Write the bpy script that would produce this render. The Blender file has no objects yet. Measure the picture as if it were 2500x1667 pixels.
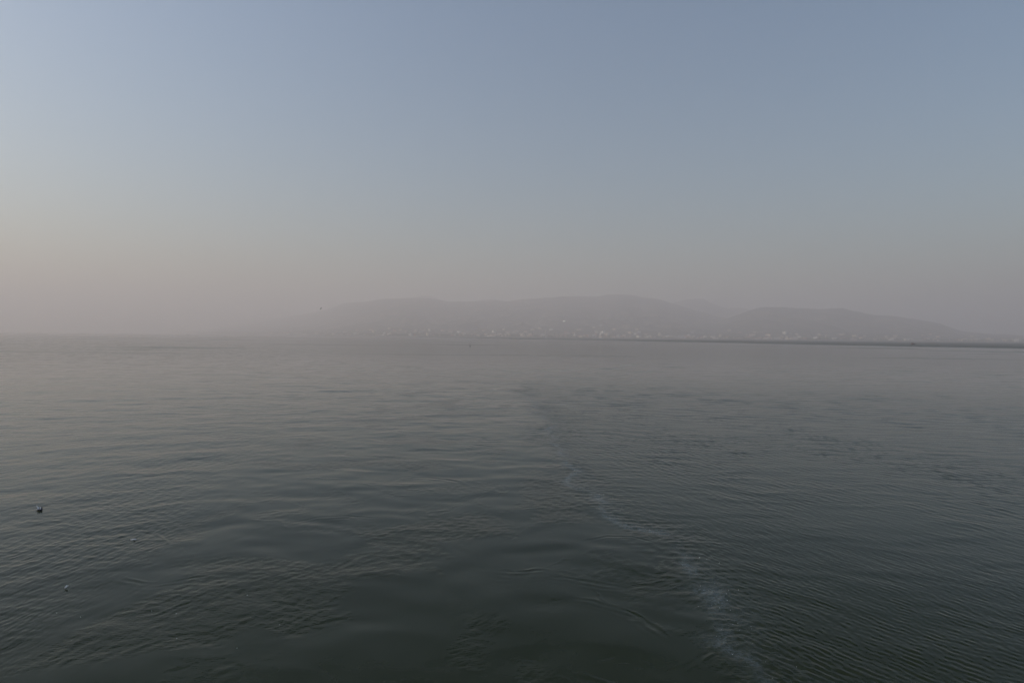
import bpy, math, random
import numpy as np
from mathutils import Matrix, Vector

# ------------------------------------------------------------------ camera, sky, sun, exposure
SC = bpy.context.scene
COL = SC.collection
W_PX, H_PX = 2500.0, 1667.0
FOCAL = 24.0
F_PX = W_PX * FOCAL / 36.0
CAM_H = 10.0
PITCH = math.atan(13.5 / F_PX)          # looks down a little
ROLL = math.radians(0.55)               # the horizon falls to the right

cam_data = bpy.data.cameras.new('camera')
cam_data.lens = FOCAL
cam_data.sensor_width = 36.0
cam_data.clip_start = 0.1
cam_data.clip_end = 60000.0
cam = bpy.data.objects.new('camera', cam_data)
COL.objects.link(cam)
CAM_ROT = Matrix.Rotation(math.radians(90) - PITCH, 3, 'X') @ Matrix.Rotation(ROLL, 3, 'Z')
cam.matrix_world = Matrix.Translation((0, 0, CAM_H)) @ CAM_ROT.to_4x4()
SC.camera = cam

SUN_AZ = math.radians(-84.5)            # from straight ahead (+Y), negative is to the left
SUN_EL = math.radians(22.4)
world = bpy.data.worlds.new('World')
SC.world = world
world.use_nodes = True
wn = world.node_tree.nodes
sky = wn.new('ShaderNodeTexSky')
sky.sky_type = 'NISHITA'
sky.sun_disc = False
sky.sun_elevation = SUN_EL
sky.sun_rotation = SUN_AZ
sky.air_density = 1.36
sky.dust_density = 2.35
sky.ozone_density = 3.47
bg = wn['Background']
bg.inputs['Strength'].default_value = 0.12
world.node_tree.links.new(sky.outputs['Color'], bg.inputs['Color'])

sun_data = bpy.data.lights.new('sun', 'SUN')
sun_data.energy = 2.06
sun_data.angle = math.radians(0.53)
sun_data.color = (1.0, 0.835, 0.60)
sun = bpy.data.objects.new('sun', sun_data)
COL.objects.link(sun)
to_sun = Vector((math.sin(SUN_AZ) * math.cos(SUN_EL), math.cos(SUN_AZ) * math.cos(SUN_EL), math.sin(SUN_EL)))
sun.rotation_euler = (-to_sun).to_track_quat('-Z', 'Y').to_euler()
sun.location = to_sun * 400

SC.view_settings.view_transform = 'Standard'
SC.view_settings.look = 'None'
SC.view_settings.exposure = 0.07
SC.view_settings.gamma = 1.0
SC.view_settings.use_curve_mapping = False
SC.cycles.use_denoising = True
SC.cycles.volume_bounces = 2
SC.cycles.max_bounces = 8
HAZE_DENSITY = 3.0e-4
HAZE_COLOR = (0.960, 0.912, 0.924)
HAZE_ANISO = 0.20

# ------------------------------------------------------------------ helpers
def ray(px, py):
    d = CAM_ROT @ Vector(((px - W_PX / 2) / F_PX, (H_PX / 2 - py) / F_PX, -1.0))
    return d

def on_water(px, py):
    d = ray(px, py)
    t = -CAM_H / d.z
    return (d.x * t, d.y * t)

def at_depth(px, py, y):
    d = ray(px, py)
    t = y / d.y
    return Vector((d.x * t, y, CAM_H + d.z * t))

def put(o, label=None, cat=None, group=None, kind=None):
    if label: o['label'] = label
    if cat: o['category'] = cat
    if group: o['group'] = group
    if kind: o['kind'] = kind
    return o

def link(name, me, parent=None, loc=None):
    o = bpy.data.objects.new(name, me)
    COL.objects.link(o)
    if parent: o.parent = parent
    if loc is not None: o.location = loc
    return o

def mesh(name, verts, faces, mats=(), smooth=False, midx=None):
    me = bpy.data.meshes.new(name)
    me.from_pydata([tuple(v) for v in verts], [], faces)
    for m in mats: me.materials.append(m)
    if midx: me.polygons.foreach_set('material_index', midx)
    if smooth: me.polygons.foreach_set('use_smooth', [True] * len(me.polygons))
    me.update()
    return me

def empty(name, loc, rz=0.0):
    o = bpy.data.objects.new(name, None)
    COL.objects.link(o)
    o.location = loc
    o.rotation_euler = (0, 0, rz)
    return o

class MB:
    """collects shapes into one mesh"""
    def __init__(s): s.v, s.f = [], []
    def add(s, v, f):
        n = len(s.v); s.v += [tuple(p) for p in v]; s.f += [tuple(i + n for i in q) for q in f]
        return s
    def box(s, x0, x1, y0, y1, z0, z1):
        return s.add([(x0,y0,z0),(x1,y0,z0),(x1,y1,z0),(x0,y1,z0),(x0,y0,z1),(x1,y0,z1),(x1,y1,z1),(x0,y1,z1)],
                     [(0,3,2,1),(4,5,6,7),(0,1,5,4),(1,2,6,5),(2,3,7,6),(3,0,4,7)])
    def hip(s, x0, x1, y0, y1, z0, z1, inset):
        return s.add([(x0,y0,z0),(x1,y0,z0),(x1,y1,z0),(x0,y1,z0),(x0+inset,(y0+y1)/2,z1),(x1-inset,(y0+y1)/2,z1)],
                     [(0,3,2,1),(0,1,5,4),(2,3,4,5),(1,2,5),(3,0,4)])
    def tube(s, a, b, r0, r1, n=8):
        a, b = Vector(a), Vector(b); d = (b - a).normalized()
        u = d.orthogonal().normalized(); w = d.cross(u)
        v = []
        for p, r in ((a, r0), (b, r1)):
            for k in range(n):
                t = 2 * math.pi * k / n
                v.append(p + u * math.cos(t) * r + w * math.sin(t) * r)
        f = [(k, (k+1) % n, n + (k+1) % n, n + k) for k in range(n)]
        f += [tuple(range(n))[::-1], tuple(range(n, 2*n))]
        return s.add(v, f)
    def loft(s, rings, caps=True):
        n = len(rings[0]); v = [p for r in rings for p in r]; f = []
        for j in range(len(rings) - 1):
            for k in range(n):
                f.append((j*n+k, j*n+(k+1) % n, (j+1)*n+(k+1) % n, (j+1)*n+k))
        if caps: f += [tuple(range(n))[::-1], tuple(range((len(rings)-1)*n, len(rings)*n))]
        return s.add(v, f)
    def build(s, name, mat, parent=None, loc=None, smooth=False):
        return link(name, mesh(name, s.v, s.f, [mat], smooth), parent, loc)

def mat(name, rgb, rough=0.7, var=0.25, scale=2.0, **kw):
    m = bpy.data.materials.new(name); m.use_nodes = True
    nt = m.node_tree; b = nt.nodes['Principled BSDF']
    b.inputs['Roughness'].default_value = rough
    for k, v in kw.items(): b.inputs[k.replace('_', ' ')].default_value = v
    tc = nt.nodes.new('ShaderNodeTexCoord')
    nz = nt.nodes.new('ShaderNodeTexNoise'); nz.inputs['Scale'].default_value = scale; nz.inputs['Detail'].default_value = 5
    nt.links.new(tc.outputs['Object'], nz.inputs['Vector'])
    rp = nt.nodes.new('ShaderNodeMapRange'); rp.inputs['From Min'].default_value = 0.3; rp.inputs['From Max'].default_value = 0.7
    rp.inputs['To Min'].default_value = 1 - var; rp.inputs['To Max'].default_value = 1 + var
    nt.links.new(nz.outputs['Fac'], rp.inputs['Value'])
    mx = nt.nodes.new('ShaderNodeMix'); mx.data_type = 'RGBA'; mx.blend_type = 'MULTIPLY'
    mx.inputs['Factor'].default_value = 1.0
    mx.inputs[6].default_value = (*rgb, 1)
    cb = nt.nodes.new('ShaderNodeCombineColor')
    for i in range(3): nt.links.new(rp.outputs['Result'], cb.inputs[i])
    nt.links.new(cb.outputs['Color'], mx.inputs[7])
    nt.links.new(mx.outputs[2], b.inputs['Base Color'])
    return m

_rs = np.random.RandomState(7)
_PERM = np.concatenate([_rs.permutation(256)] * 3).astype(np.int32)
_GA = _rs.rand(256) * 2 * np.pi
_GX, _GY = np.cos(_GA).astype(np.float32), np.sin(_GA).astype(np.float32)
def perlin(x, y):
    x = np.asarray(x, np.float32); y = np.asarray(y, np.float32)
    fx = np.floor(x); fy = np.floor(y)
    xf = x - fx; yf = y - fy
    xi = fx.astype(np.int32) & 255; yi = fy.astype(np.int32) & 255
    u = xf*xf*xf*(xf*(xf*6-15)+10); v = yf*yf*yf*(yf*(yf*6-15)+10)
    p0 = _PERM[xi]; p1 = _PERM[xi+1]
    def g(p, dx, dy):
        h = _PERM[p + yi + dy]
        return _GX[h]*(xf-dx) + _GY[h]*(yf-dy)
    a = g(p0, 0, 0); b = g(p1, 1, 0); c = g(p0, 0, 1); d = g(p1, 1, 1)
    a += u*(b-a); c += u*(d-c)
    return (a + v*(c-a)) * np.float32(1.5)
def fbm(x, y, o=4, gain=0.5):
    s = 0.0; a = 1.0
    for k in range(o):
        s = s + a * perlin(x * 2**k + 17.3*k, y * 2**k - 9.1*k); a *= gain
    return s
def sstep(a, b, x):
    t = np.clip((x - a) / (b - a), 0, 1); return t*t*(3-2*t)

# ------------------------------------------------------------------ the sea
def poly_world(pts): return np.array([on_water(*p) for p in pts])
EDGE = poly_world([(1990,1790),(1880,1650),(1812,1560),(1755,1490),(1700,1415),(1668,1360),(1630,1325),(1550,1288),(1462,1236),
                   (1412,1180),(1366,1115),(1340,1050),(1318,990),(1270,950),(1160,925),(1040,908),(930,890),(830,872),(735,858),(650,849),(500,842)])
def side_dist(P, x, y):
    """signed distance to an open polyline, positive on its right when going along it away from the camera"""
    best = np.full(x.shape, 1e18); sg = np.ones(x.shape); tt = np.zeros(x.shape); L = 0.0
    for i in range(len(P) - 1):
        ax, ay = P[i]; bx, by = P[i+1]
        dx, dy = bx-ax, by-ay; l2 = dx*dx+dy*dy
        t = ((x-ax)*dx + (y-ay)*dy)/l2
        lo = -1e3 if i == 0 else 0.0; hi = 1e3 if i == len(P)-2 else 1.0
        t = np.clip(t, lo, hi)
        d = (x-ax-t*dx)**2 + (y-ay-t*dy)**2
        c = dx*(y-ay) - dy*(x-ax)
        m = d < best
        best = np.where(m, d, best); sg = np.where(m, np.where(c < 0, 1.0, -1.0), sg); tt = np.where(m, L + np.clip(t,0,1)*math.sqrt(l2), tt)
        L += math.sqrt(l2)
    return np.sqrt(best)*sg, tt

def build_water():
    rr = [0.0, 4.0, 8.0, 12.0, 15.0]
    r = 16.2
    while r < 15500: rr.append(r); r += min(max(r/330.0, r*r/21500.0), 0.03*r)
    rr = np.array(rr, np.float32)
    fine = np.linspace(-42, 42, 1080)
    coarse = np.concatenate([np.linspace(-180, -45, 30), fine, np.linspace(45, 180, 30)[:-1]])
    th = np.radians(coarse).astype(np.float32)
    nr, nc = len(rr), len(th)
    R, T = np.meshgrid(rr, th, indexing='ij')
    x = R*np.sin(T); y = R*np.cos(T)
    dr = np.gradient(rr)[:, None] * np.ones_like(T)
    dt = (np.radians(84.0/1080)*R).astype(np.float32)
    view = sstep(62, 44, np.abs(np.degrees(T)))

    sd, along = side_dist(EDGE, x + 0.9*perlin(x*0.22, y*0.16) + 0.35*perlin(x*0.8+5, y*0.6), y)
    soft = 0.4 + R*0.02 + np.maximum(R-70, 0)*0.22
    sd = sd + np.maximum(R-60, 0)*0.10*fbm(x*0.02, y*0.05, 4)
    ruf = sstep(-soft, soft, sd)                                 # wind ripples right of the wake edge
    lp = poly_world([(-250,1667),(-40,1640),(150,1490),(330,1345),(430,1260),(560,1160),(740,1060),(900,985),(960,950)])
    ld, _ = side_dist(lp, x + 1.2*perlin(x*0.15+3, y*0.11), y)
    lef = sstep(0.5 + R*0.03, -0.5 - R*0.03, ld) * sstep(200, 90, y)   # bow-wave ripples on the left
    calm = (1-ruf)*(1-0.75*lef)

    # slicks: long calm streaks inside the rippled water
    streak = fbm(x*0.018 + 0.01*y, y*0.011 - 4, 3)
    slick = sstep(0.1, 0.5, streak)
    # farther line where the ripples stop in a lighter calm strip
    cal = poly_world([(1180,960),(1450,932),(1700,914),(1900,891),(2150,873),(2600,866),(3200,868)])
    cd, _ = side_dist(cal, x + 6*perlin(x*0.02, y*0.01), y)
    strip = sstep(-20, 190, -cd) * sstep(20, 120, y)
    far_amp = 1 - 0.55*strip
    # wind line far out: beyond it the water is ruffled
    wl = poly_world([(2800,855.5),(2500,850.0),(2200,844.8),(1900,839.4),(1600,833.8),(1300,828.0),(1000,822.8),(700,818.3),(400,814.3)])
    wd, _ = side_dist(wl, x, y)
    wind = sstep(-110, 120, wd + 80*fbm(x*0.0022, y*0.0012, 4)) * sstep(650, 900, y)
    # a few thin cat's paws in front of it
    cat = sstep(0.38, 0.62, fbm(x*0.0035+2, y*0.0075+8, 3)) * sstep(220, 500, R) * sstep(3200, 1600, R)

    rs = np.random.RandomState(11)
    z = np.zeros_like(x)
    def train(n, lo, hi, ang, spread, slope, amp, wx=0.0, cusp=False):
        """a train of n sine waves; each fades where the mesh is too coarse to carry it"""
        amp = np.asarray(amp*view, np.float32)
        rows = np.nonzero((amp.max(1) > 2e-3) & (dr[:, 0] < hi/1.2) & (rr > 10))[0]
        if not len(rows): return
        s_ = slice(rows[0], rows[-1]+1)
        X, Y_ = x[s_], y[s_]; dR, dT = dr[s_], dt[s_]
        xx = X + np.float32(wx)*perlin(X*0.31+1.7, Y_*0.31); yy = Y_ + np.float32(wx)*perlin(X*0.27-4, Y_*0.29+3)
        sT, cT = np.sin(th)[None, :], np.cos(th)[None, :]
        s = slope*math.sqrt(2.0/n)
        acc = np.zeros_like(X)
        for _ in range(n):
            lam = math.exp(rs.uniform(math.log(lo), math.log(hi)))
            a = math.radians(ang + rs.normal()*spread); k = 2*math.pi/lam
            ca, sa = np.float32(math.cos(a)), np.float32(math.sin(a))
            per = np.minimum(lam/(np.abs(ca*sT + sa*cT)*dR + 1e-6), lam/(np.abs(ca*cT - sa*sT)*dT + 1e-6))
            t = np.clip((per-2.3)*np.float32(1/1.6), 0, 1)
            ph = np.float32(k)*(ca*xx + sa*yy) + np.float32(rs.rand()*2*math.pi)
            w_ = (1.3 - 2.0*np.abs(np.sin(ph*np.float32(0.5)))) if cusp else np.sin(ph)
            acc += t * np.float32(s/k) * w_
        z[s_] += acc*amp[s_]
    gust = 0.75 + 0.5*fbm(x*0.11, y*0.07+9, 3)
    gust = np.clip(gust, 0.25, 1.5)
    # right-hand ripples, running out from the wake
    lee = ruf*gust*far_amp*(1-0.55*slick)
    train(34, 0.15, 0.36, 34, 15, 0.195, lee, 0.22, True)
    train(14, 0.36, 0.75, 38, 18, 0.060, lee*(0.35+1.1*sstep(28, 60, R)), 0.35)
    train(16, 0.16, 0.4, -25, 30, 0.045, lee, 0.35)
    # open water farther out, where only the longer waves still show one by one
    mid = ruf*far_amp*gust
    train(20, 0.7, 1.5, 62, 24, 0.060, mid*(0.08+1.0*sstep(32, 85, R)), 0.5)
    train(22, 1.5, 4.5, 76, 24, 0.060, mid*(0.2+0.9*sstep(45, 130, R))*sstep(900, 400, R), 1.0)
    train(22, 1.2, 4.5, 85, 20, 0.030, (1-ruf)*far_amp*sstep(60, 130, R)*sstep(900, 400, R), 1.0)
    train(20, 4.0, 14.0, 82, 22, 0.045, far_amp*(0.5+0.5*ruf)*gust*sstep(110, 260, R)*sstep(2200, 800, R), 2.0)
    # left-hand ripples
    train(28, 0.16, 0.38, 172, 15, 0.110, lef*gust, 0.25, True)
    train(10, 0.35, 0.8, 165, 22, 0.032, lef*gust, 0.4)
    train(8, 0.8, 2.2, 150, 30, 0.016, lef, 0.5)
    train(12, 0.25, 0.7, 80, 25, 0.040, lef*gust, 0.4)
    # low undulation everywhere and wide swirls in the wake
    train(16, 1.6, 5.0, 80, 45, 0.016, 1-0.65*ruf, 0.8)
    train(14, 3.5, 9.0, 95, 40, 0.012, 1-0.6*ruf, 1.0)
    train(18, 6.0, 22.0, 90, 30, 0.012, sstep(60, 120, R), 2.0)
    wx = x + 3.0*fbm(x*0.12+3, y*0.10, 3); wy = y + 3.0*fbm(x*0.11-7, y*0.12+2, 3)
    near = sstep(190, 110, R)
    boil = fbm(wx*0.26, wy*0.20+5, 3)
    z += 0.011*boil*calm*near
    # shear lines where upwelling boils meet: a short steep roll, often doubled, with chatter on one side
    chat0 = np.zeros_like(x)
    for sc, off, w, a in ((0.085, 3.0, 0.030, 0.010), (0.12, 11.0, 0.036, 0.008), (0.17, 29.0, 0.05, 0.006)):
        jit = 0.30*perlin(wx*sc*2.3-off, wy*sc*2.0) + 0.12*perlin(x*0.8+off, y*0.8) + 0.05*perlin(x*1.9+off, y*1.7)
        n1 = perlin(wx*sc+off, wy*sc*0.8-off) + 0.35*perlin(x*sc*0.5+off, y*sc*0.5) + jit
        on = sstep(0.05, 0.5, perlin(x*0.17+off*2, y*0.12-off) + 0.5*perlin(x*0.5+off, y*0.4))
        ww = w*(0.7 + 0.9*np.abs(perlin(x*0.6-off, y*0.5)))
        m_ = on*calm*near
        z += a*m_*(np.exp(-(n1/ww)**2) - 0.6*np.exp(-((n1-2.2*ww)/ww)**2))
        chat0 = np.maximum(chat0, on*np.exp(-np.maximum(n1, 0)/(7*w))*(n1 > -w))
    # fine chatter in torn patches
    pm = sstep(-0.02, 0.52, fbm(wx*0.15+40, wy*0.12, 3) + 0.18*perlin(x*0.7, y*0.6))
    edgep = np.where(sd > 0, np.exp(-(sd/2.2)**2), np.exp(-(sd/(0.5 + 1.6*np.clip(0.3+perlin(x*0.2+8, y*0.14), 0, 1)))**2))*(R < 150)
    chat = np.clip((0.85*pm + 0.55*chat0)*calm + edgep*0.7, 0, 1)
    train(26, 0.14, 0.30, 98, 45, 0.080, chat*near, 0.45, True)
    train(14, 0.34, 0.9, 90, 50, 0.040, chat*near, 0.5)
    train(16, 0.45, 1.3, 70, 60, 0.060, np.clip(edgep*1.1 + 0.25*pm*calm, 0, 1)*near, 0.4)
    # creases where eddies of the wake press against each other
    def crease(pts, amp, wid, lam, side=1.0):
        P = poly_world(pts); L = np.hypot(*(P[1:]-P[:-1]).T).sum()
        lo, hi = P.min(0)-4, P.max(0)+4
        i, j = np.nonzero((x > lo[0]) & (x < hi[0]) & (y > lo[1]) & (y < hi[1]))
        if not len(i): return
        r0, r1, c0, c1 = i.min(), i.max()+1, j.min(), j.max()+1
        xs, ys = x[r0:r1, c0:c1], y[r0:r1, c0:c1]
        d, al = side_dist(P, xs + 0.10*perlin(xs*1.3, ys*1.3), ys + 0.10*perlin(xs*1.2+5, ys*1.4))
        t = np.clip(al/L, 0, 1); tap = np.sin(np.pi*t)**0.7
        d = d*side
        env = np.where(d > 0, np.exp(-(d/wid)**1.3), np.exp(-(d/(0.25*lam))**2))
        z[r0:r1, c0:c1] += amp*tap*env*np.cos(2*np.pi*np.clip(d, -0.6*lam, None)/lam)*np.clip(0.5+1.0*perlin(xs*0.9, ys*0.9)+0.4*perlin(xs*2.3, ys*2.1), 0.05, 1.1)
    crease([(1395,1455),(1450,1463),(1510,1478),(1565,1500),(1610,1530),(1650,1562)], 0.017, 0.45, 0.36)
    crease([(1640,1655),(1685,1632),(1725,1606),(1760,1590),(1772,1560)], 0.018, 0.30, 0.34, -1)
    crease([(1330,1402),(1400,1408),(1470,1420),(1540,1428),(1610,1418),(1670,1398)], 0.015, 0.5, 0.42)
    crease([(1420,1318),(1480,1306),(1545,1308),(1600,1322),(1645,1350)], 0.012, 0.4, 0.40)
    crease([(1180,1385),(1250,1392),(1330,1388),(1400,1396)], 0.012, 0.7, 0.45)
    crease([(1440,1602),(1500,1588),(1560,1592),(1610,1618)], 0.008, 0.6, 0.45)
    crease([(275,1300),(330,1292),(385,1302),(408,1322),(395,1345),(340,1358)], 0.015, 0.35, 0.40, -1)
    crease([(285,1402),(325,1414),(390,1421),(455,1410),(530,1397)], 0.015, 0.5, 0.40)
    crease([(330,1512),(385,1500),(430,1478),(470,1464)], 0.014, 0.6, 0.36)
    crease([(700,1275),(770,1262),(850,1256),(930,1262)], 0.014, 0.8, 0.5)
    crease([(600,1470),(690,1465),(770,1480),(830,1470)], 0.011, 0.6, 0.42)
    crease([(640,1545),(720,1530),(800,1510),(880,1495)], 0.009, 0.5, 0.42)
    crease([(100,1630),(160,1600),(210,1590)], 0.010, 0.5, 0.36)
    crease([(980,1160),(1050,1162),(1120,1172),(1160,1190)], 0.020, 1.0, 0.7)
    # dark choppy spots of the old wake, 50 to 130 m out
    spots = sstep(0.12, 0.45, fbm(x*0.09+3, y*0.035+1, 3))*np.exp(-((x+0.06*(y-60)-1.0)/(4+0.07*y))**2)*sstep(35, 60, y)*sstep(210, 130, y)
    train(24, 0.45, 1.5, 88, 30, 0.085, spots, 0.4)
    z[rr < 1.0] = 0

    # foam film that lies along the wake edge
    wob = 0.55*perlin(along*0.22, along*0+9) + 0.25*perlin(along*0.7, along*0+4)
    wid = (0.21 + 0.15*perlin(along*0.16, along*0+3.3) + 0.0028*R)*(1 + 0.5*sstep(36, 22, R))
    fo = np.exp(-((sd + wob)/wid)**2) + 0.22*np.exp(-((sd + wob - 0.5)/(2.4*wid))**2)
    fo *= sstep(170, 70, y) * np.clip(0.7 + 0.9*fbm(x*0.55, y*0.35, 3), 0.2, 1)
    fo = np.clip(fo, 0, 1)*(1 - 0.35*sstep(30, 20, R))
    rough = 0.055 + 0.05*chat + 0.10*ruf*sstep(25, 70, R)*sstep(220, 90, R)*far_amp + 0.06*sstep(60, 400, R)
    rough += 0.07*cat*(1-wind) + 0.05*spots
    rough = rough*(1-wind) + wind*(0.43 + 0.12*perlin(x*0.0016, y*0.004))

    V = np.empty((nr*nc, 3), np.float32)
    V[:, 0] = x.ravel(); V[:, 1] = y.ravel(); V[:, 2] = z.ravel()
    idx = np.arange(nr*nc).reshape(nr, nc)
    a = idx[:-1, :]; b = np.roll(idx, -1, 1)[:-1, :]; c = np.roll(idx, -1, 1)[1:, :]; d = idx[1:, :]
    Q = np.stack([a, d, c, b], -1)[1:].reshape(-1, 4)
    # centre fan
    r1 = idx[1]
    tri = np.stack([np.full(nc, 0), r1, np.roll(r1, -1)], -1)
    me = bpy.data.meshes.new('water')
    me.vertices.add(len(V)); me.vertices.foreach_set('co', V.ravel())
    nl = Q.size + tri.size
    me.loops.add(nl)
    me.loops.foreach_set('vertex_index', np.concatenate([Q.ravel(), tri.ravel()]).astype(np.int32))
    npoly = len(Q) + len(tri)
    me.polygons.add(npoly)
    ls = np.concatenate([np.arange(len(Q))*4, len(Q)*4 + np.arange(len(tri))*3]).astype(np.int32)
    me.polygons.foreach_set('loop_start', ls)
    me.polygons.foreach_set('use_smooth', np.ones(npoly, bool))
    for nm, arr in (('foam', fo), ('rough', rough), ('torn', chat*near), ('chop', np.clip(ruf*far_amp + lef + chat, 0, 1.2))):
        at = me.attributes.new(nm, 'FLOAT', 'POINT'); at.data.foreach_set('value', arr.ravel().astype(np.float32))
    me.update(calc_edges=True); me.validate()
    # material
    m = bpy.data.materials.new('sea_water'); m.use_nodes = True
    nt = m.node_tree; N = nt.nodes; Lk = nt.links.new
    p = N['Principled BSDF']
    p.inputs['IOR'].default_value = 1.333
    p.inputs['Specular IOR Level'].default_value = 0.17
    p.inputs['Specular Tint'].default_value = (1.0, 1.0, 0.5, 1)
    def attr(n):
        q = N.new('ShaderNodeAttribute'); q.attribute_name = n; return q.outputs['Fac']
    geo = N.new('ShaderNodeNewGeometry')
    # body colour of the silty water, foam film on top
    n1 = N.new('ShaderNodeTexNoise'); n1.inputs['Scale'].default_value = 0.12; n1.inputs['Detail'].default_value = 4
    Lk(geo.outputs['Position'], n1.inputs['Vector'])
    body = N.new('ShaderNodeMix'); body.data_type = 'RGBA'
    body.inputs[6].default_value = (0.0140, 0.0205, 0.0072, 1); body.inputs[7].default_value = (0.0185, 0.0260, 0.0100, 1)
    Lk(n1.outputs['Fac'], body.inputs['Factor'])
    n2 = N.new('ShaderNodeTexNoise'); n2.inputs['Scale'].default_value = 7.0; n2.inputs['Detail'].default_value = 7; n2.inputs['Roughness'].default_value = 0.65
    n2.inputs['Distortion'].default_value = 1.4
    Lk(geo.outputs['Position'], n2.inputs['Vector'])
    mr = N.new('ShaderNodeMapRange'); mr.inputs['From Min'].default_value = 0.42; mr.inputs['From Max'].default_value = 0.64; mr.inputs['To Min'].default_value = 0.12
    Lk(n2.outputs['Fac'], mr.inputs['Value'])
    mu = N.new('ShaderNodeMath'); mu.operation = 'MULTIPLY'; Lk(attr('foam'), mu.inputs[0]); Lk(mr.outputs['Result'], mu.inputs[1])
    fm = N.new('ShaderNodeMix'); fm.data_type = 'RGBA'; Lk(mu.outputs[0], fm.inputs['Factor'])
    Lk(body.outputs[2], fm.inputs[6]); fm.inputs[7].default_value = (0.115, 0.148, 0.160, 1)
    Lk(fm.outputs[2], p.inputs['Base Color'])
    Lk(attr('rough'), p.inputs['Roughness'])
    # capillary ripples too fine for the mesh
    mp = N.new('ShaderNodeMapping'); mp.inputs['Rotation'].default_value = (0, 0, math.radians(-32)); mp.inputs['Scale'].default_value = (7.5, 2.6, 1)
    Lk(geo.outputs['Position'], mp.inputs['Vector'])
    n3 = N.new('ShaderNodeTexNoise'); n3.inputs['Scale'].default_value = 1.0; n3.inputs['Detail'].default_value = 3
    Lk(mp.outputs['Vector'], n3.inputs['Vector'])
    mq = N.new('ShaderNodeMapping'); mq.inputs['Scale'].default_value = (5.0, 13.0, 1)
    Lk(geo.outputs['Position'], mq.inputs['Vector'])
    n4 = N.new('ShaderNodeTexNoise'); n4.inputs['Scale'].default_value = 1.0; n4.inputs['Detail'].default_value = 3; n4.inputs['Distortion'].default_value = 0.6
    Lk(mq.outputs['Vector'], n4.inputs['Vector'])
    bc = N.new('ShaderNodeMath'); bc.operation = 'MULTIPLY'; Lk(attr('torn'), bc.inputs[0]); bc.inputs[1].default_value = 0.45
    b2 = N.new('ShaderNodeBump'); b2.inputs['Distance'].default_value = 0.025
    Lk(bc.outputs[0], b2.inputs['Strength']); Lk(n4.outputs['Fac'], b2.inputs['Height'])
    bs = N.new('ShaderNodeMath'); bs.operation = 'MULTIPLY_ADD'; Lk(attr('chop'), bs.inputs[0]); bs.inputs[1].default_value = 0.30; bs.inputs[2].default_value = 0.035
    bp = N.new('ShaderNodeBump'); bp.inputs['Distance'].default_value = 0.03
    Lk(bs.outputs[0], bp.inputs['Strength']); Lk(n3.outputs['Fac'], bp.inputs['Height']); Lk(b2.outputs['Normal'], bp.inputs['Normal']); Lk(bp.outputs['Normal'], p.inputs['Normal'])
    me.materials.append(m)
    o = link('water', me)
    put(o, 'calm grey-green sea with ripples and the wake of a ship', 'sea', kind='structure')
build_water()

# ------------------------------------------------------------------ hills and far shore
def hy(px): return 808.0 + 0.0096*px
def ridge(pts):
    p = np.array(pts, float)
    u = (p[:, 0]-1250)/F_PX; e = np.maximum((hy(p[:, 0])-p[:, 1])/F_PX, 0)
    return u, e
R_MAIN = ridge([(250,812),(400,807),(527,799),(655,784),(783,764),(842,743),(900,739),(938,733),(991,731),(1030,731),(1066,734),(1093,740),
                (1140,740),(1172,738),(1242,738),(1278,734),(1306,732),(1391,726.6),(1455,727),(1487,722),(1515,721),(1540,724),(1566,729),
                (1600,732),(1621,738),(1640,744),(1700,762),(1760,778),(1850,800),(1950,818),(2600,840)])
R_FAR = ridge([(300,820),(880,800),(950,760),(1000,733),(1030,725),(1045,724.5),(1066,731),(1093,745),(1115,752),(1150,741),(1172,735),(1208,732.5),
               (1242,740),(1300,760),(1500,775),(1600,755),(1640,743),(1678,732),(1717,731),(1732,740),(1753,750),(1770,755),(1808,754),(1830,758),
               (1860,768),(1920,790),(2050,820),(2600,840)])
R_RIGHT = ridge([(1300,822),(1560,818),(1700,800),(1780,780),(1830,761),(1855,754),(1908,753.5),(1953,756),(1993,758.5),(2031,756),(2057,756),
                 (2078,762),(2100,765),(2119,770),(2138,774),(2181,775),(2213,780),(2255,786),(2293,793),(2320,804),(2345,812),(2400,818),(2500,823),(2700,832)])
Y_SHORE = 4400.0
def land(u, Y):
    """height of the land above the sea at sideways slope u = x / y and depth Y"""
    def rg(R, yc, yf, yb, pw):
        H = np.interp(u, R[0], R[1])*yc + CAM_H*(np.interp(u, R[0], R[1]) > 0)
        s = np.clip((Y-yf)/(yc-yf), 0, 1); bk = np.clip((Y-yc)/(yb-yc), 0, 1)
        return H*np.where(Y < yc, s**pw*(1.15-0.15*s), 1-0.75*bk*bk*(3-2*bk)), s
    X = u*Y
    a, sa = rg(R_MAIN, 8000, 4600, 11000, 1.5)
    b, sb = rg(R_FAR, 9900, 8000, 14000, 1.2)
    c, sc = rg(R_RIGHT, 7000, 4650, 10000, 1.55)
    z = np.maximum(np.maximum(a, b), c)
    gul = np.abs(fbm(X*0.0026, Y*0.0010+3, 4))
    z = z*(1 - 0.55*gul*(4*np.maximum(sa, sc)*(1-np.maximum(sa, sc)))) + 5*fbm(X*0.006, Y*0.006, 3)*np.clip(z/60, 0, 1)
    start = (-870.0/F_PX)                                           # the coast starts here at the left
    inland = np.clip((Y-(Y_SHORE+90*perlin(X*0.0011+5, X*0+2)))/900, -0.2, 1)
    z = np.maximum(z, 0) + 14*np.clip(inland, 0, 1)**0.7 + 2.2*sstep(0, 0.02, inland)
    z = z*sstep(start-0.03, start+0.16, u) - 3*(inland <= 0) - 3*sstep(start+0.05, start-0.03, u)
    return z

def land_at(u, Y):
    """world point of the land; the coast swings away from the camera towards the left"""
    s = 1 + 0.85*sstep(-0.14, -0.50, u)
    z = land(u, Y)
    yy = np.minimum(Y*s, 16200.0)
    return u*yy, yy, z*s

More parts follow.
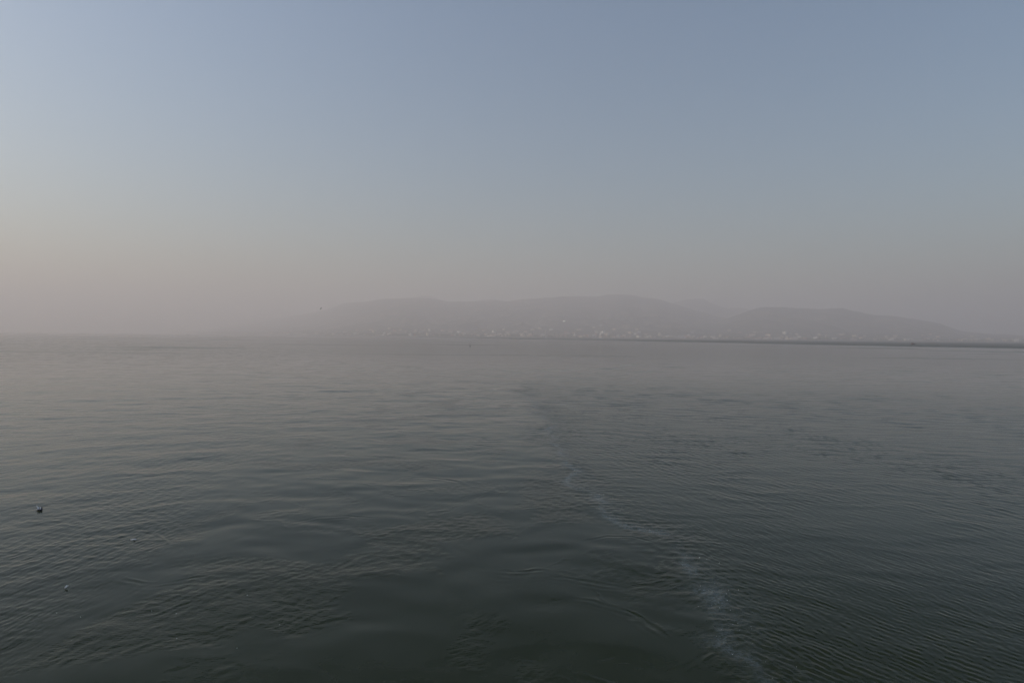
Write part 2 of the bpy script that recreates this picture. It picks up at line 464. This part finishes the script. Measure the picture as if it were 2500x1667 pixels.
def build_hills():
    us = np.linspace(-0.62, 0.98, 900)
    ys = np.concatenate([np.linspace(4240, 5000, 60), np.linspace(5030, 8000, 80), np.linspace(8050, 14500, 70)])
    U, Y = np.meshgrid(us, ys, indexing='ij')
    V = np.stack(land_at(U, Y), -1).reshape(-1, 3)
    n, k = U.shape
    i = np.arange(n*k).reshape(n, k)
    Q = np.stack([i[:-1, :-1], i[1:, :-1], i[1:, 1:], i[:-1, 1:]], -1).reshape(-1, 4)
    me = mesh('hills', V.tolist(), Q.tolist(), smooth=True)
    m = bpy.data.materials.new('scrub_hillside'); m.use_nodes = True
    nt = m.node_tree; N = nt.nodes; Lk = nt.links.new
    geo = N.new('ShaderNodeNewGeometry')
    n1 = N.new('ShaderNodeTexNoise'); n1.inputs['Scale'].default_value = 0.004; n1.inputs['Detail'].default_value = 8; n1.inputs['Roughness'].default_value = 0.62
    Lk(geo.outputs['Position'], n1.inputs['Vector'])
    cr = N.new('ShaderNodeValToRGB'); Lk(n1.outputs['Fac'], cr.inputs['Fac'])
    e = cr.color_ramp.elements
    e[0].position = 0.32; e[0].color = (0.028, 0.038, 0.024, 1); e[1].position = 0.72; e[1].color = (0.24, 0.20, 0.15, 1)
    q = cr.color_ramp.elements.new(0.52); q.color = (0.075, 0.078, 0.052, 1)
    Lk(cr.outputs['Color'], N['Principled BSDF'].inputs['Base Color'])
    N['Principled BSDF'].inputs['Roughness'].default_value = 0.95
    me.materials.append(m)
    put(link('hills', me), 'hazy mountain ridges rising behind the far shore town', 'hills', kind='structure')
build_hills()

# ------------------------------------------------------------------ materials of things
M = {
 'white': mat('white_render', (0.78, 0.76, 0.72), 0.8, 0.08, 0.2),
 'cream': mat('cream_render', (0.62, 0.54, 0.44), 0.85, 0.10, 0.2),
 'grey': mat('grey_render', (0.42, 0.41, 0.39), 0.85, 0.12, 0.2),
 'pink': mat('pink_render', (0.52, 0.34, 0.28), 0.85, 0.12, 0.2),
 'tile': mat('roof_tile', (0.34, 0.14, 0.085), 0.85, 0.2, 0.5),
 'flat': mat('flat_roof', (0.50, 0.48, 0.45), 0.9, 0.15, 0.3),
 'trees': mat('tree_leaf', (0.045, 0.065, 0.030), 0.9, 0.3, 0.08),
 'hull': mat('dark_hull_paint', (0.018, 0.016, 0.018), 0.5, 0.3, 1.5),
 'red': mat('red_brown_paint', (0.20, 0.050, 0.045), 0.55, 0.25, 1.5),
 'deck': mat('weathered_wood', (0.22, 0.16, 0.11), 0.8, 0.25, 3.0),
 'mast': mat('mast_grey', (0.16, 0.17, 0.18), 0.5, 0.15, 3.0),
 'glass': mat('dark_glass', (0.02, 0.025, 0.03), 0.1, 0.1, 1.0),
 'steel': mat('dark_steel', (0.030, 0.034, 0.036), 0.6, 0.25, 2.0),
 'sail': mat('sail_cloth', (0.80, 0.80, 0.78), 0.8, 0.05, 0.5),
 'feather_white': mat('white_feather', (0.82, 0.82, 0.82), 0.9, 0.05, 6.0),
 'feather_dark': mat('grey_brown_feather', (0.07, 0.065, 0.06), 0.9, 0.25, 6.0),
 'navy': mat('navy_plastic', (0.010, 0.014, 0.035), 0.45, 0.3, 8.0),
 'black': mat('wet_black_plastic', (0.010, 0.010, 0.010), 0.35, 0.3, 8.0),
 'paper': mat('white_wrap', (0.80, 0.79, 0.77), 0.7, 0.08, 10.0),
 'foam': mat('foam_fleck', (0.72, 0.76, 0.78), 0.8, 0.1, 10.0),
}

# ------------------------------------------------------------------ the town across the water
rnd = random.Random(5)
GROUP_B = 'small buildings of the hazy town along the far shore'
LABEL_B = 'tiny plain house or flat block, one of the many in the hazy shore town'
def two_mat(mb_wall, mb_roof, name, wall, roof):
    v = mb_wall.v + mb_roof.v; n = len(mb_wall.v)
    f = mb_wall.f + [tuple(i+n for i in q) for q in mb_roof.f]
    return mesh(name, v, f, [wall, roof], midx=[0]*len(mb_wall.f) + [1]*len(mb_roof.f))
def house_mesh(kind, wall, roof, r):
    a, b = MB(), MB()
    if kind == 0:      # low house with a hipped tile roof and a lean-to
        a.box(-7, 7, -5, 5, -4, 6); b.hip(-7.8, 7.8, -5.8, 5.8, 6.01, 9.4, 4); a.box(7.0, 11, -3, 4, -4, 3.4)
    elif kind == 1:    # apartment block, flat roof, parapet and stair head
        h = r.choice((8, 10, 13)); a.box(-9, 9, -7, 7, -6, h); b.box(-9.4, 9.4, -7.4, 7.4, h+.01, h+0.9); a.box(-2, 3, -2, 3, h+0.91, h+3.6)
    elif kind == 2:    # L-shaped block
        a.box(-12, 4, -6, 5, -5, 10); a.box(4.0, 12, -6, 10, -5, 12.5); b.box(-12.4, 3.98, -6.4, 5.4, 10.01, 10.7); b.box(3.99, 12.4, -6.4, 10.4, 12.51, 13.2)
    elif kind == 3:    # slim tower block
        a.box(-6, 6, -6, 6, -6, 19); b.box(-6.5, 6.5, -6.5, 6.5, 19.01, 20); a.box(-2, 2, -2, 2, 20.01, 22.5)
    else:              # row of two pitched roofs
        a.box(-14, 0, -6, 6, -4, 6.5); a.box(0.0, 13, -5, 5.5, -4, 7.5); b.hip(-14.6, 0.3, -6.6, 6.6, 6.51, 9.6, 3); b.hip(-0.2, 13.6, -5.6, 6.1, 7.51, 10.8, 3)
    return two_mat(a, b, 'building', wall, roof)
lib = []
for kind, wall, roof in ((0,'white','tile'),(0,'cream','tile'),(0,'pink','tile'),(1,'white','flat'),(1,'cream','flat'),(1,'grey','flat'),(2,'cream','flat'),
                         (2,'white','flat'),(3,'cream','flat'),(2,'cream','flat'),(4,'white','tile'),(4,'cream','tile'),(4,'grey','tile'),(0,'cream','flat')):
    lib.append((kind, house_mesh(kind, M[wall], M[roof], rnd)))
placed = []
def ok(x, y, d):
    for a, b, e in placed:
        if (a-x)**2 + (b-y)**2 < (d+e)**2*0.36: return False
    return True
# landmarks first: pixel of the foot, colour and shape of what shows most
def landmark(px, back, parts, label, cat, rz=0.0, name='building'):
    x, Y, z = (float(v[0]) for v in land_at(np.array([(px-1250)/F_PX]), np.array([Y_SHORE + back])))
    e = empty(name, (x, Y, max(z, 0.5)), rz)
    put(e, label, cat)
    for nm, m, mb in parts: mb.build(nm, M[m], e)
    placed.append((x, Y, 40))
    return e
def hall(w, h, d, bays):
    p = [('wall', 'white', MB().box(-w/2, w/2, -d/2, d/2, -4, h)), ('roof', 'flat', MB().hip(-w/2-.6, w/2+.6, -d/2-.6, d/2+.6, h+.01, h+3.2, 2.5))]
    for k in range(bays):
        x = -w/2 + (k+.5)*w/bays
        p.append(('loading_door', 'steel', MB().box(x-1.6, x+1.6, -d/2-.15, -d/2-.01, 0, 3.4)))
    return p
landmark(2218, 110, hall(52, 10, 20, 5), 'long bright white hall on the shore above the small dark boat', 'building')
landmark(2483, 120, hall(46, 7, 18, 4), 'slanting white hall on the shore at the right edge of the photo', 'building', rz=-0.5)
landmark(1740, 130, hall(24, 15, 16, 3), 'squat bright white hall on the shore, tallest of the white halls', 'building')
landmark(1892, 70, hall(38, 9, 16, 4), 'low white hall at the water edge below the right-hand ridge', 'building')
p = [('wall', 'white', MB().box(-40, 40, -11, 11, -4, 9)), ('roof', 'flat', MB().box(-40.6, 40.6, -11.6, 11.6, 9.01, 10))]
for x in (-28, -6, 8, 22): p.append(('roof_tower', 'white', MB().box(x-2.4, x+2.4, -3, 3, 10.01, 20)))
landmark(1658, 120, p, 'long white works building with several stubby roof towers', 'building')
p = [('wall', 'pink', MB().box(-9, 9, -7, 7, -4, 34)), ('roof', 'tile', MB().hip(-9.6, 9.6, -7.6, 7.6, 34.01, 39, 5)), ('balcony_stack', 'cream', MB().box(-3, 3, -8.4, -7.01, 3, 31))]
landmark(1380, 150, p, 'tall pink tower block on the shore below the white gull', 'building')
p = [('shaft', 'cream', MB().tube((0,0,-3),(0,0,46),2.4,1.7,10)), ('gallery', 'grey', MB().tube((0,0,34),(0,0,35.5),3.2,3.2,10)), ('spire', 'grey', MB().tube((0,0,46.01),(0,0,57),2.0,0.1,10))]
landmark(1331, 160, p, 'slender pale minaret-like tower rising over the shore town', 'tower', name='tower')
p = [('wall', 'white', MB().box(-16, 16, -12, 12, -4, 8)), ('dome', 'grey', MB().loft([[(r_*math.cos(t*math.pi/6), r_*math.sin(t*math.pi/6), zz) for t in range(12)] for r_, zz in ((10.5,8.01),(10.2,11),(8.6,14.4),(5.4,17),(0.4,18.2))])),
     ('porch', 'white', MB().box(-11, 11, -17, -12.01, -4, 4.5))]
landmark(1450, 200, p, 'white domed hall among the middle of the shore town', 'building')
landmark(2240, 62, hall(70, 5, 14, 7), 'very low pale shed stretched along the water behind the dark boat', 'building')

spots = [(842,812),(905,806),(912,811),(950,803),(963,809),(978,806),(1015,810),(1027,812),(1035,809),(1050,808),(1080,809),(1100,811),(1130,815),(1180,808),(1205,812),(1230,806),(1240,812),
         (1262,810),(1300,806),(1318,803),(1345,806),(1400,814),(1413,806),(1457,813),(1470,813),(1449,800),(1466,796),(1500,805),(1538,814),(1555,805),(1560,812),(1610,820),(1616,822),(1690,814),
         (1780,808),(1806,813),(1822,818),(1832,822),(1875,819),(1915,815),(1928,815),(1945,817),(2000,818),(2055,818),(2086,822),(2102,826),(2185,822),(2252,820),(2270,817),(2290,824),(2372,823),(2390,829),(870,808),(655,803),(711,810)]
def add_building(px, back, big=None):
    x, Y, z = (float(v[0]) for v in land_at(np.array([(px-1250)/F_PX]), np.array([Y_SHORE + back])))
    if z < 0.8: return False
    s = big or rnd.uniform(0.8, 1.25)
    if not ok(x, Y, 14*s): return False
    kind, me = rnd.choice(lib)
    o = link('building', me, None, (x, Y, z))
    o.rotation_euler = (0, 0, -0.75 + rnd.uniform(-0.5, 0.5)); o.scale = (s*rnd.uniform(.85, 1.25), s, s*rnd.uniform(.8, 1.15))
    put(o, LABEL_B, 'building', GROUP_B)
    placed.append((x, Y, 14*s)); return True
count = 0
for px, py in spots:
    u = (px-1250)/F_PX
    ys = np.linspace(Y_SHORE+50, Y_SHORE+1700, 120)
    zz = land(np.full(ys.shape, u), ys)
    py_l = hy(px) - (zz-CAM_H)/ys*F_PX
    j = int(np.argmin(np.abs(py_l-py)))
    for t in range(5):
        if add_building(px + rnd.uniform(-3, 3)*t, ys[j]-Y_SHORE + rnd.uniform(0, 40)*t, rnd.uniform(1.0, 1.4)): count += 1; break
tries = 0
while count < 288 and tries < 6000:
    tries += 1
    px = rnd.uniform(560, 2490)
    dens = 0.5 + 0.5*math.exp(-((px-1500)/520)**2)
    if rnd.random() > dens: continue
    if add_building(px, 35 + abs(rnd.gauss(0, 250))): count += 1

def build_shore_trees():
    r = random.Random(21)
    base = MB()
    t = (1+5**0.5)/2
    iv = [(-1,t,0),(1,t,0),(-1,-t,0),(1,-t,0),(0,-1,t),(0,1,t),(0,-1,-t),(0,1,-t),(t,0,-1),(t,0,1),(-t,0,-1),(-t,0,1)]
    iv = [Vector(v).normalized() for v in iv]
    fi = [(0,11,5),(0,5,1),(0,1,7),(0,7,10),(0,10,11),(1,5,9),(5,11,4),(11,10,2),(10,7,6),(7,1,8),(3,9,4),(3,4,2),(3,2,6),(3,6,8),(3,8,9),(4,9,5),(2,4,11),(6,2,10),(8,6,7),(9,8,1)]
    xs, bk = [], []
    while len(xs) < 3000:
        px = r.uniform(480, 2560); b = 18 + abs(r.gauss(0, 260))
        if perlin(np.array([px*0.02]), np.array([b*0.006]))[0] + 0.15 < r.uniform(-0.3, 0.5): continue
        xs.append(px); bk.append(b)
    for xx, yy, zz in zip(*land_at((np.array(xs)-1250)/F_PX, Y_SHORE + np.array(bk))):
        if zz < 0.6: continue
        h = r.uniform(5, 11); w = h*r.uniform(0.35, 0.6)
        c = Vector((xx, yy, zz + h*0.62))
        base.add([c + Vector((v.x*w*r.uniform(.7,1.2), v.y*w*r.uniform(.7,1.2), v.z*h*0.42*r.uniform(.75,1.15))) for v in iv], fi)
    o = base.build('shore_trees', M['trees'])
    put(o, 'dark green belt of trees between the houses of the far shore', 'trees', kind='stuff')
build_shore_trees()

# ------------------------------------------------------------------ boats and marks on the water
def fishing_boat():
    x, y = on_water(2229.5, 841.6)
    b = empty('fishing_boat', (x, y, 0), math.radians(4))
    put(b, 'small dark fishing boat with red-brown cabin and thin mast, far out on the right', 'boat'); b.scale = (1.12, 1.12, 1.55)
    rings = []
    L = 7.6
    for t, w, zk, zt in ((-1, 1.05, -0.10, 1.05), (-0.75, 1.25, -0.30, 0.92), (-0.35, 1.38, -0.42, 0.86), (0.1, 1.36, -0.42, 0.92), (0.5, 1.12, -0.36, 1.15), (0.8, 0.66, -0.20, 1.55), (1.0, 0.10, 0.10, 2.05)):
        xx = t*L/2
        rings.append([(xx, -w, zt), (xx, -w*0.93, zt*0.35), (xx, -w*0.55, zk*0.7), (xx, 0, zk), (xx, w*0.55, zk*0.7), (xx, w*0.93, zt*0.35), (xx, w, zt), (xx, w*.82, zt-.08), (xx, 0, zt-0.16), (xx, -w*.82, zt-.08)])
    hull = MB().loft(rings).build('hull', M['hull'], b, smooth=False)
    MB().loft([[(p[0][0], p[0][1]*1.03, p[0][2]), (p[0][0], p[0][1]*1.03, p[0][2]+.09), (p[0][0], p[0][1]*.9, p[0][2]+.09), (p[0][0], p[0][1]*.9, p[0][2])] for p in rings]).build('rail', M['red'], hull)
    MB().loft([[(p[6][0], p[6][1]*1.03, p[6][2]), (p[6][0], p[6][1]*.9, p[6][2]), (p[6][0], p[6][1]*.9, p[6][2]+.09), (p[6][0], p[6][1]*1.03, p[6][2]+.09)] for p in rings]).build('rail', M['red'], hull)
    MB().tube((3.72, 0, 1.6), (3.95, 0, 2.75), 0.12, 0.08).build('stem_post', M['hull'], hull)
    cab = MB().box(-2.9, -0.5, -0.85, 0.85, 0.75, 2.15).build('cabin', M['red'], b)
    MB().box(-3.1, -0.25, -1.0, 1.0, 2.152, 2.26).build('roof', M['deck'], cab)
    for xx in (-2.5, -1.75, -1.0):
        for s in (-1, 1):
            MB().box(xx-.26, xx+.26, s*.855-.012, s*.855+.012, 1.4, 1.9).build('window', M['glass'], cab)
    MB().box(-0.492, -0.476, -0.6, 0.6, 1.4, 1.92).build('windscreen', M['glass'], cab)
    MB().box(-0.1, 1.0, -0.5, 0.5, 0.72, 1.22).build('hatch', M['deck'], b)
    ms = MB().tube((0.35, 0, 0.8), (0.35, 0, 5.6), 0.09, 0.05).build('mast', M['mast'], b)
    MB().tube((0.35, 0, 2.5), (-2.6, 0, 3.3), 0.05, 0.04).build('boom', M['mast'], ms)
    MB().tube((0.35, 0, 5.4), (3.8, 0, 2.5), 0.02, 0.02, 5).build('stay', M['steel'], ms)
    MB().tube((-3.4, 0, 1.0), (-3.4, 0, 2.1), 0.05, 0.05).build('stern_post', M['mast'], b)
    # man-high net heap on the foredeck
    rs = random.Random(3)
    MB().loft([[(2.0+r*math.cos(k*math.pi/4)*rs.uniform(.85,1.1), r*.8*math.sin(k*math.pi/4)*rs.uniform(.85,1.1), z) for k in range(8)] for r, z in ((.8,1.0),(.75,1.25),(.5,1.5),(.15,1.62))]).build('net_heap', M['steel'], b)
fishing_boat()

def marker(px, py, h, name, label, tall):
    x, y = on_water(px, py)
    e = empty(name, (x, y, 0)); put(e, label, 'buoy' if not tall else 'beacon')
    s = h/1.6
    prof = ((0.10,-.35),(0.38,-.2),(0.42,0.1),(0.40,0.3),(0.2,0.45),(0.1,0.5)) if not tall else ((0.9,-.5),(0.9,0.35),(0.75,0.5),(0.22,0.55),(0.2,0.7),(0.1,0.72))
    MB().loft([[(r*s*math.cos(k*math.pi/6), r*s*math.sin(k*math.pi/6), z*s) for k in range(12)] for r, z in prof]).build('float' if not tall else 'plinth', M['steel'], e)
    MB().tube((0,0,0.4*s),(0,0,1.25*s),0.09*s,0.07*s).build('pole', M['steel'], e)
    MB().loft([[(r*s*math.cos(k*math.pi/4), r*s*math.sin(k*math.pi/4), z*s) for k in range(8)] for r, z in ((0.05,1.2),(0.2,1.28),(0.22,1.45),(0.03,1.62))]).build('topmark', M['steel'], e)
marker(1147.5, 845.3, 2.1, 'marker_buoy', 'small dark marker buoy on pale water left of centre, below the town', False)
marker(459, 818.0, 6.5, 'beacon', 'faint dark beacon on the left horizon, far from the other mark', True)

def sailboat():
    p = at_depth(1333.0, 823.3, 4150.0)
    b = empty('sailboat', (p.x, p.y, 0), math.radians(35)); put(b, 'tiny white sailing boat close under the far shore town', 'boat')
    rings = [[(t*6, -w, 1.1), (t*6, -w*.6, -.1), (t*6, 0, -.4), (t*6, w*.6, -.1), (t*6, w, 1.1)] for t, w in ((-1, 1.0), (-.4, 1.6), (.3, 1.45), (.75, .7), (1, .06))]
    MB().loft(rings).build('hull', M['sail'], b)
    MB().box(-2.4, 1.2, -.8, .8, 1.1, 1.75).build('cabin', M['white'], b)
    MB().tube((0.6, 0, 1.0), (0.6, 0, 16.5), 0.12, 0.07).build('mast', M['mast'], b)
    ms = [[(0.45, y, 2.0), (-4.6, y*1.0+.3, 2.2), (-2.6, y+.5, 8.5), (0.45, y+.05, 16)] for y in (-.03, .03)]
    MB().loft(ms).build('mainsail', M['sail'], b)
    js = [[(5.6, y, 1.4), (1.0, y+.4, 1.9), (0.75, y+.1, 13.8)] for y in (-.03, .03)]
    MB().loft(js).build('jib', M['sail'], b)
sailboat()

# ------------------------------------------------------------------ gulls
def gull(p, heading, bank, up, tip, m, label, group=None, span=1.25):
    """one continuous body: beak, head, trunk, tail and two cranked wings"""
    rings = []
    for x, w, h, z in ((0.34,.006,.006,.035),(0.29,.014,.012,.04),(0.265,.035,.034,.05),(0.22,.045,.045,.055),(0.17,.042,.042,.04),(0.08,.075,.07,.01),(-0.04,.08,.075,0),(-0.16,.05,.05,.01),(-0.24,.055,.014,.02),(-0.33,.085,.005,.02)):
        rings.append([(x, w*math.cos(k*math.pi/4), z+h*math.sin(k*math.pi/4)) for k in range(8)])
    mb = MB().loft(rings)
    for s in (-1, 1):
        st = []
        for t, xo, ch, zz in ((0.06,.12,.25,.04),(0.35,.18,.26,.04+up*.6),(0.55,.20,.22,.04+up),(0.8,.08,.15,.04+up+tip*.5),(0.97,-.04,.06,.04+up+tip),(1.02,-.09,.01,.04+up+tip*1.1)):
            yy = s*t*span/2
            st.append([(xo, yy, zz), (xo-ch*.35, yy, zz+.016), (xo-ch, yy, zz), (xo-ch*.35, yy, zz-.006)])
        mb.loft(st if s > 0 else [r[::-1] for r in st])
    o = mb.build('gull', m)
    o.location = p
    o.rotation_euler = (math.radians(bank), 0, math.radians(heading))
    put(o, label, 'bird', group)
    return o
gull(at_depth(783.5, 753.3, 275.0), 55, -48, 0.10, -0.06, M['feather_dark'], 'dark gull gliding in the haze beyond the left end of the hills')
wg = gull(at_depth(1378, 784.3, 215.0), 0, 0, 0.16, -0.10, M['feather_white'], 'bright white gull banking steeply in front of the hills', span=1.45)
gz = Vector((-0.78, -0.50, 0.38)).normalized(); gx = Vector((-0.25, -0.2, -0.85)); gx = (gx - gz*gx.dot(gz)).normalized()
wg.rotation_euler = Matrix((gx, gz.cross(gx), gz)).transposed().to_euler()

# ------------------------------------------------------------------ things afloat near the ship
def floating_carton():
    x, y = on_water(97.0, 1246)
    r = random.Random(9)
    e = empty('floating_jug', (x, y, 0), math.radians(20)); put(e, 'rounded dark jug with bright white top bands floating near the left edge', 'litter'); e.scale = (0.74, 0.74, 1.1)
    def ring(t, rad, zc, n=14, j=0.006):
        return [(t + r.uniform(-j, j), rad*math.cos(k*2*math.pi/n)*r.uniform(.95, 1.05), zc + rad*0.92*math.sin(k*2*math.pi/n)*r.uniform(.95, 1.05)) for k in range(n)]
    prof = ((-.165,.05,.055),(-.15,.095,.055),(-.10,.125,.055),(-.03,.118,.052),(.03,.124,.055),(.10,.12,.055),(.15,.085,.06),(.175,.04,.065))
    body = MB().loft([ring(*q) for q in prof]).build('body', M['navy'], e, smooth=True)
    for t0, t1 in ((-.13, -.03), (.02, .105)):                   # white bands over the top half
        arc = [math.radians(15 + k*15) for k in range(11)]
        o_ = [[(t, .131*math.cos(q), .055+.122*math.sin(q)) for q in arc] + [(t, .122*math.cos(q), .055+.113*math.sin(q)) for q in arc[::-1]] for t in (t0, t1)]
        MB().loft(o_).build('white_band', M['paper'], body)
    MB().tube((-.17, 0, .06), (-.215, .01, .075), .032, .028, 10).build('cap', M['paper'], e)
    v = [(-.12,-.07,.15),(-.10,.05,.165),(-.21,.09,.25),(-.235,-.02,.27)]
    v += [(a_, b_, c_+.008) for a_, b_, c_ in v]
    MB().add(v, [(0,1,2,3),(7,6,5,4),(0,4,5,1),(1,5,6,2),(2,6,7,3),(3,7,4,0)]).build('torn_flap', M['paper'], e)
    MB().tube((.06, 0, .16), (.15, 0, .20), .014, .014, 8).tube((.15, 0, .20), (.165, 0, .09), .014, .014, 8).build('handle', M['black'], e)
floating_carton()

def scrap(px, py, pts, thick, rz, name, label):
    x, y = on_water(px, py)
    r = random.Random(int(px))
    n = len(pts)
    v = [(a, b, c) for a, b, c in pts] + [(a, b, c-thick) for a, b, c in pts]
    f = [tuple(range(n)), tuple(range(2*n-1, n-1, -1))] + [(k, n+k, n+(k+1) % n, (k+1) % n) for k in range(n)]
    # fan from a raised centre so that the sheet is creased, not flat
    cx = sum(p[0] for p in pts)/n; cy = sum(p[1] for p in pts)/n; cz = max(p[2] for p in pts)+thick*1.5
    v.append((cx, cy, cz)); c = 2*n
    f = [(k, (k+1) % n, c) for k in range(n)] + f[1:]
    o = link(name, mesh(name, v, f, [M['paper']]), None, (x, y, 0.02)); o.rotation_euler = (0, 0, rz)
    put(o, label, 'litter')
scrap(325, 1318, [(-.12,-.02,.02),(-.04,-.04,.01),(.06,-.035,.025),(.12,-.015,.02),(.13,.02,.03),(.04,.04,.02),(-.05,.035,.03),(-.12,.02,.015)], .012, 0.35, 'floating_wrapper', 'thin white wrapper lying flat on the calm water inside a ring of ripples')
scrap(162, 1435, [(-.06,-.035,.01),(.0,-.04,.02),(.04,-.02,.06),(.06,.02,.08),(.035,.04,.05),(-.02,.035,.02),(-.06,.02,.015)], .012, 0.2, 'floating_scrap', 'small white crumpled scrap with a raised corner, lowest litter on the left')

def foam_flecks():
    r = random.Random(17); mb = MB()
    seg = [(EDGE[i], EDGE[i+1]) for i in range(0, 11)]
    for k in range(152):
        if k < 140:
            a, b = r.choice(seg); t = r.random(); x = a[0]+(b[0]-a[0])*t + r.gauss(0.35, 0.55); y = a[1]+(b[1]-a[1])*t + r.gauss(0, 0.5)
        else:
            x, y = on_water(r.uniform(60, 760), r.uniform(1440, 1660))
        s = r.uniform(0.003, 0.010)
        n = 6
        mb.loft([[(x+q*s*math.cos(j*math.pi/3)*r.uniform(.7,1.3), y+q*s*math.sin(j*math.pi/3)*r.uniform(.7,1.3), z*s+.004) for j in range(n)] for q, z in ((1.2,-.4),(1.0,.3),(.4,.7))])
    o = mb.build('foam_flecks', M['foam']); put(o, 'scattered white foam flecks along the edge of the wake', 'foam', kind='stuff')
foam_flecks()

# ------------------------------------------------------------------ haze
def build_haze():
    o = MB().box(-17000, 17000, -9000, 17000, -6.0, 630.0)
    m = bpy.data.materials.new('pale_haze'); m.use_nodes = True
    nt = m.node_tree; nt.nodes.clear()
    out = nt.nodes.new('ShaderNodeOutputMaterial'); v = nt.nodes.new('ShaderNodeVolumePrincipled')
    v.inputs['Color'].default_value = (*HAZE_COLOR, 1); v.inputs['Density'].default_value = HAZE_DENSITY; v.inputs['Anisotropy'].default_value = HAZE_ANISO
    nt.links.new(v.outputs['Volume'], out.inputs['Volume'])
    h = o.build('haze', m); put(h, 'pale haze over the whole bay', 'haze', kind='stuff')
build_haze()
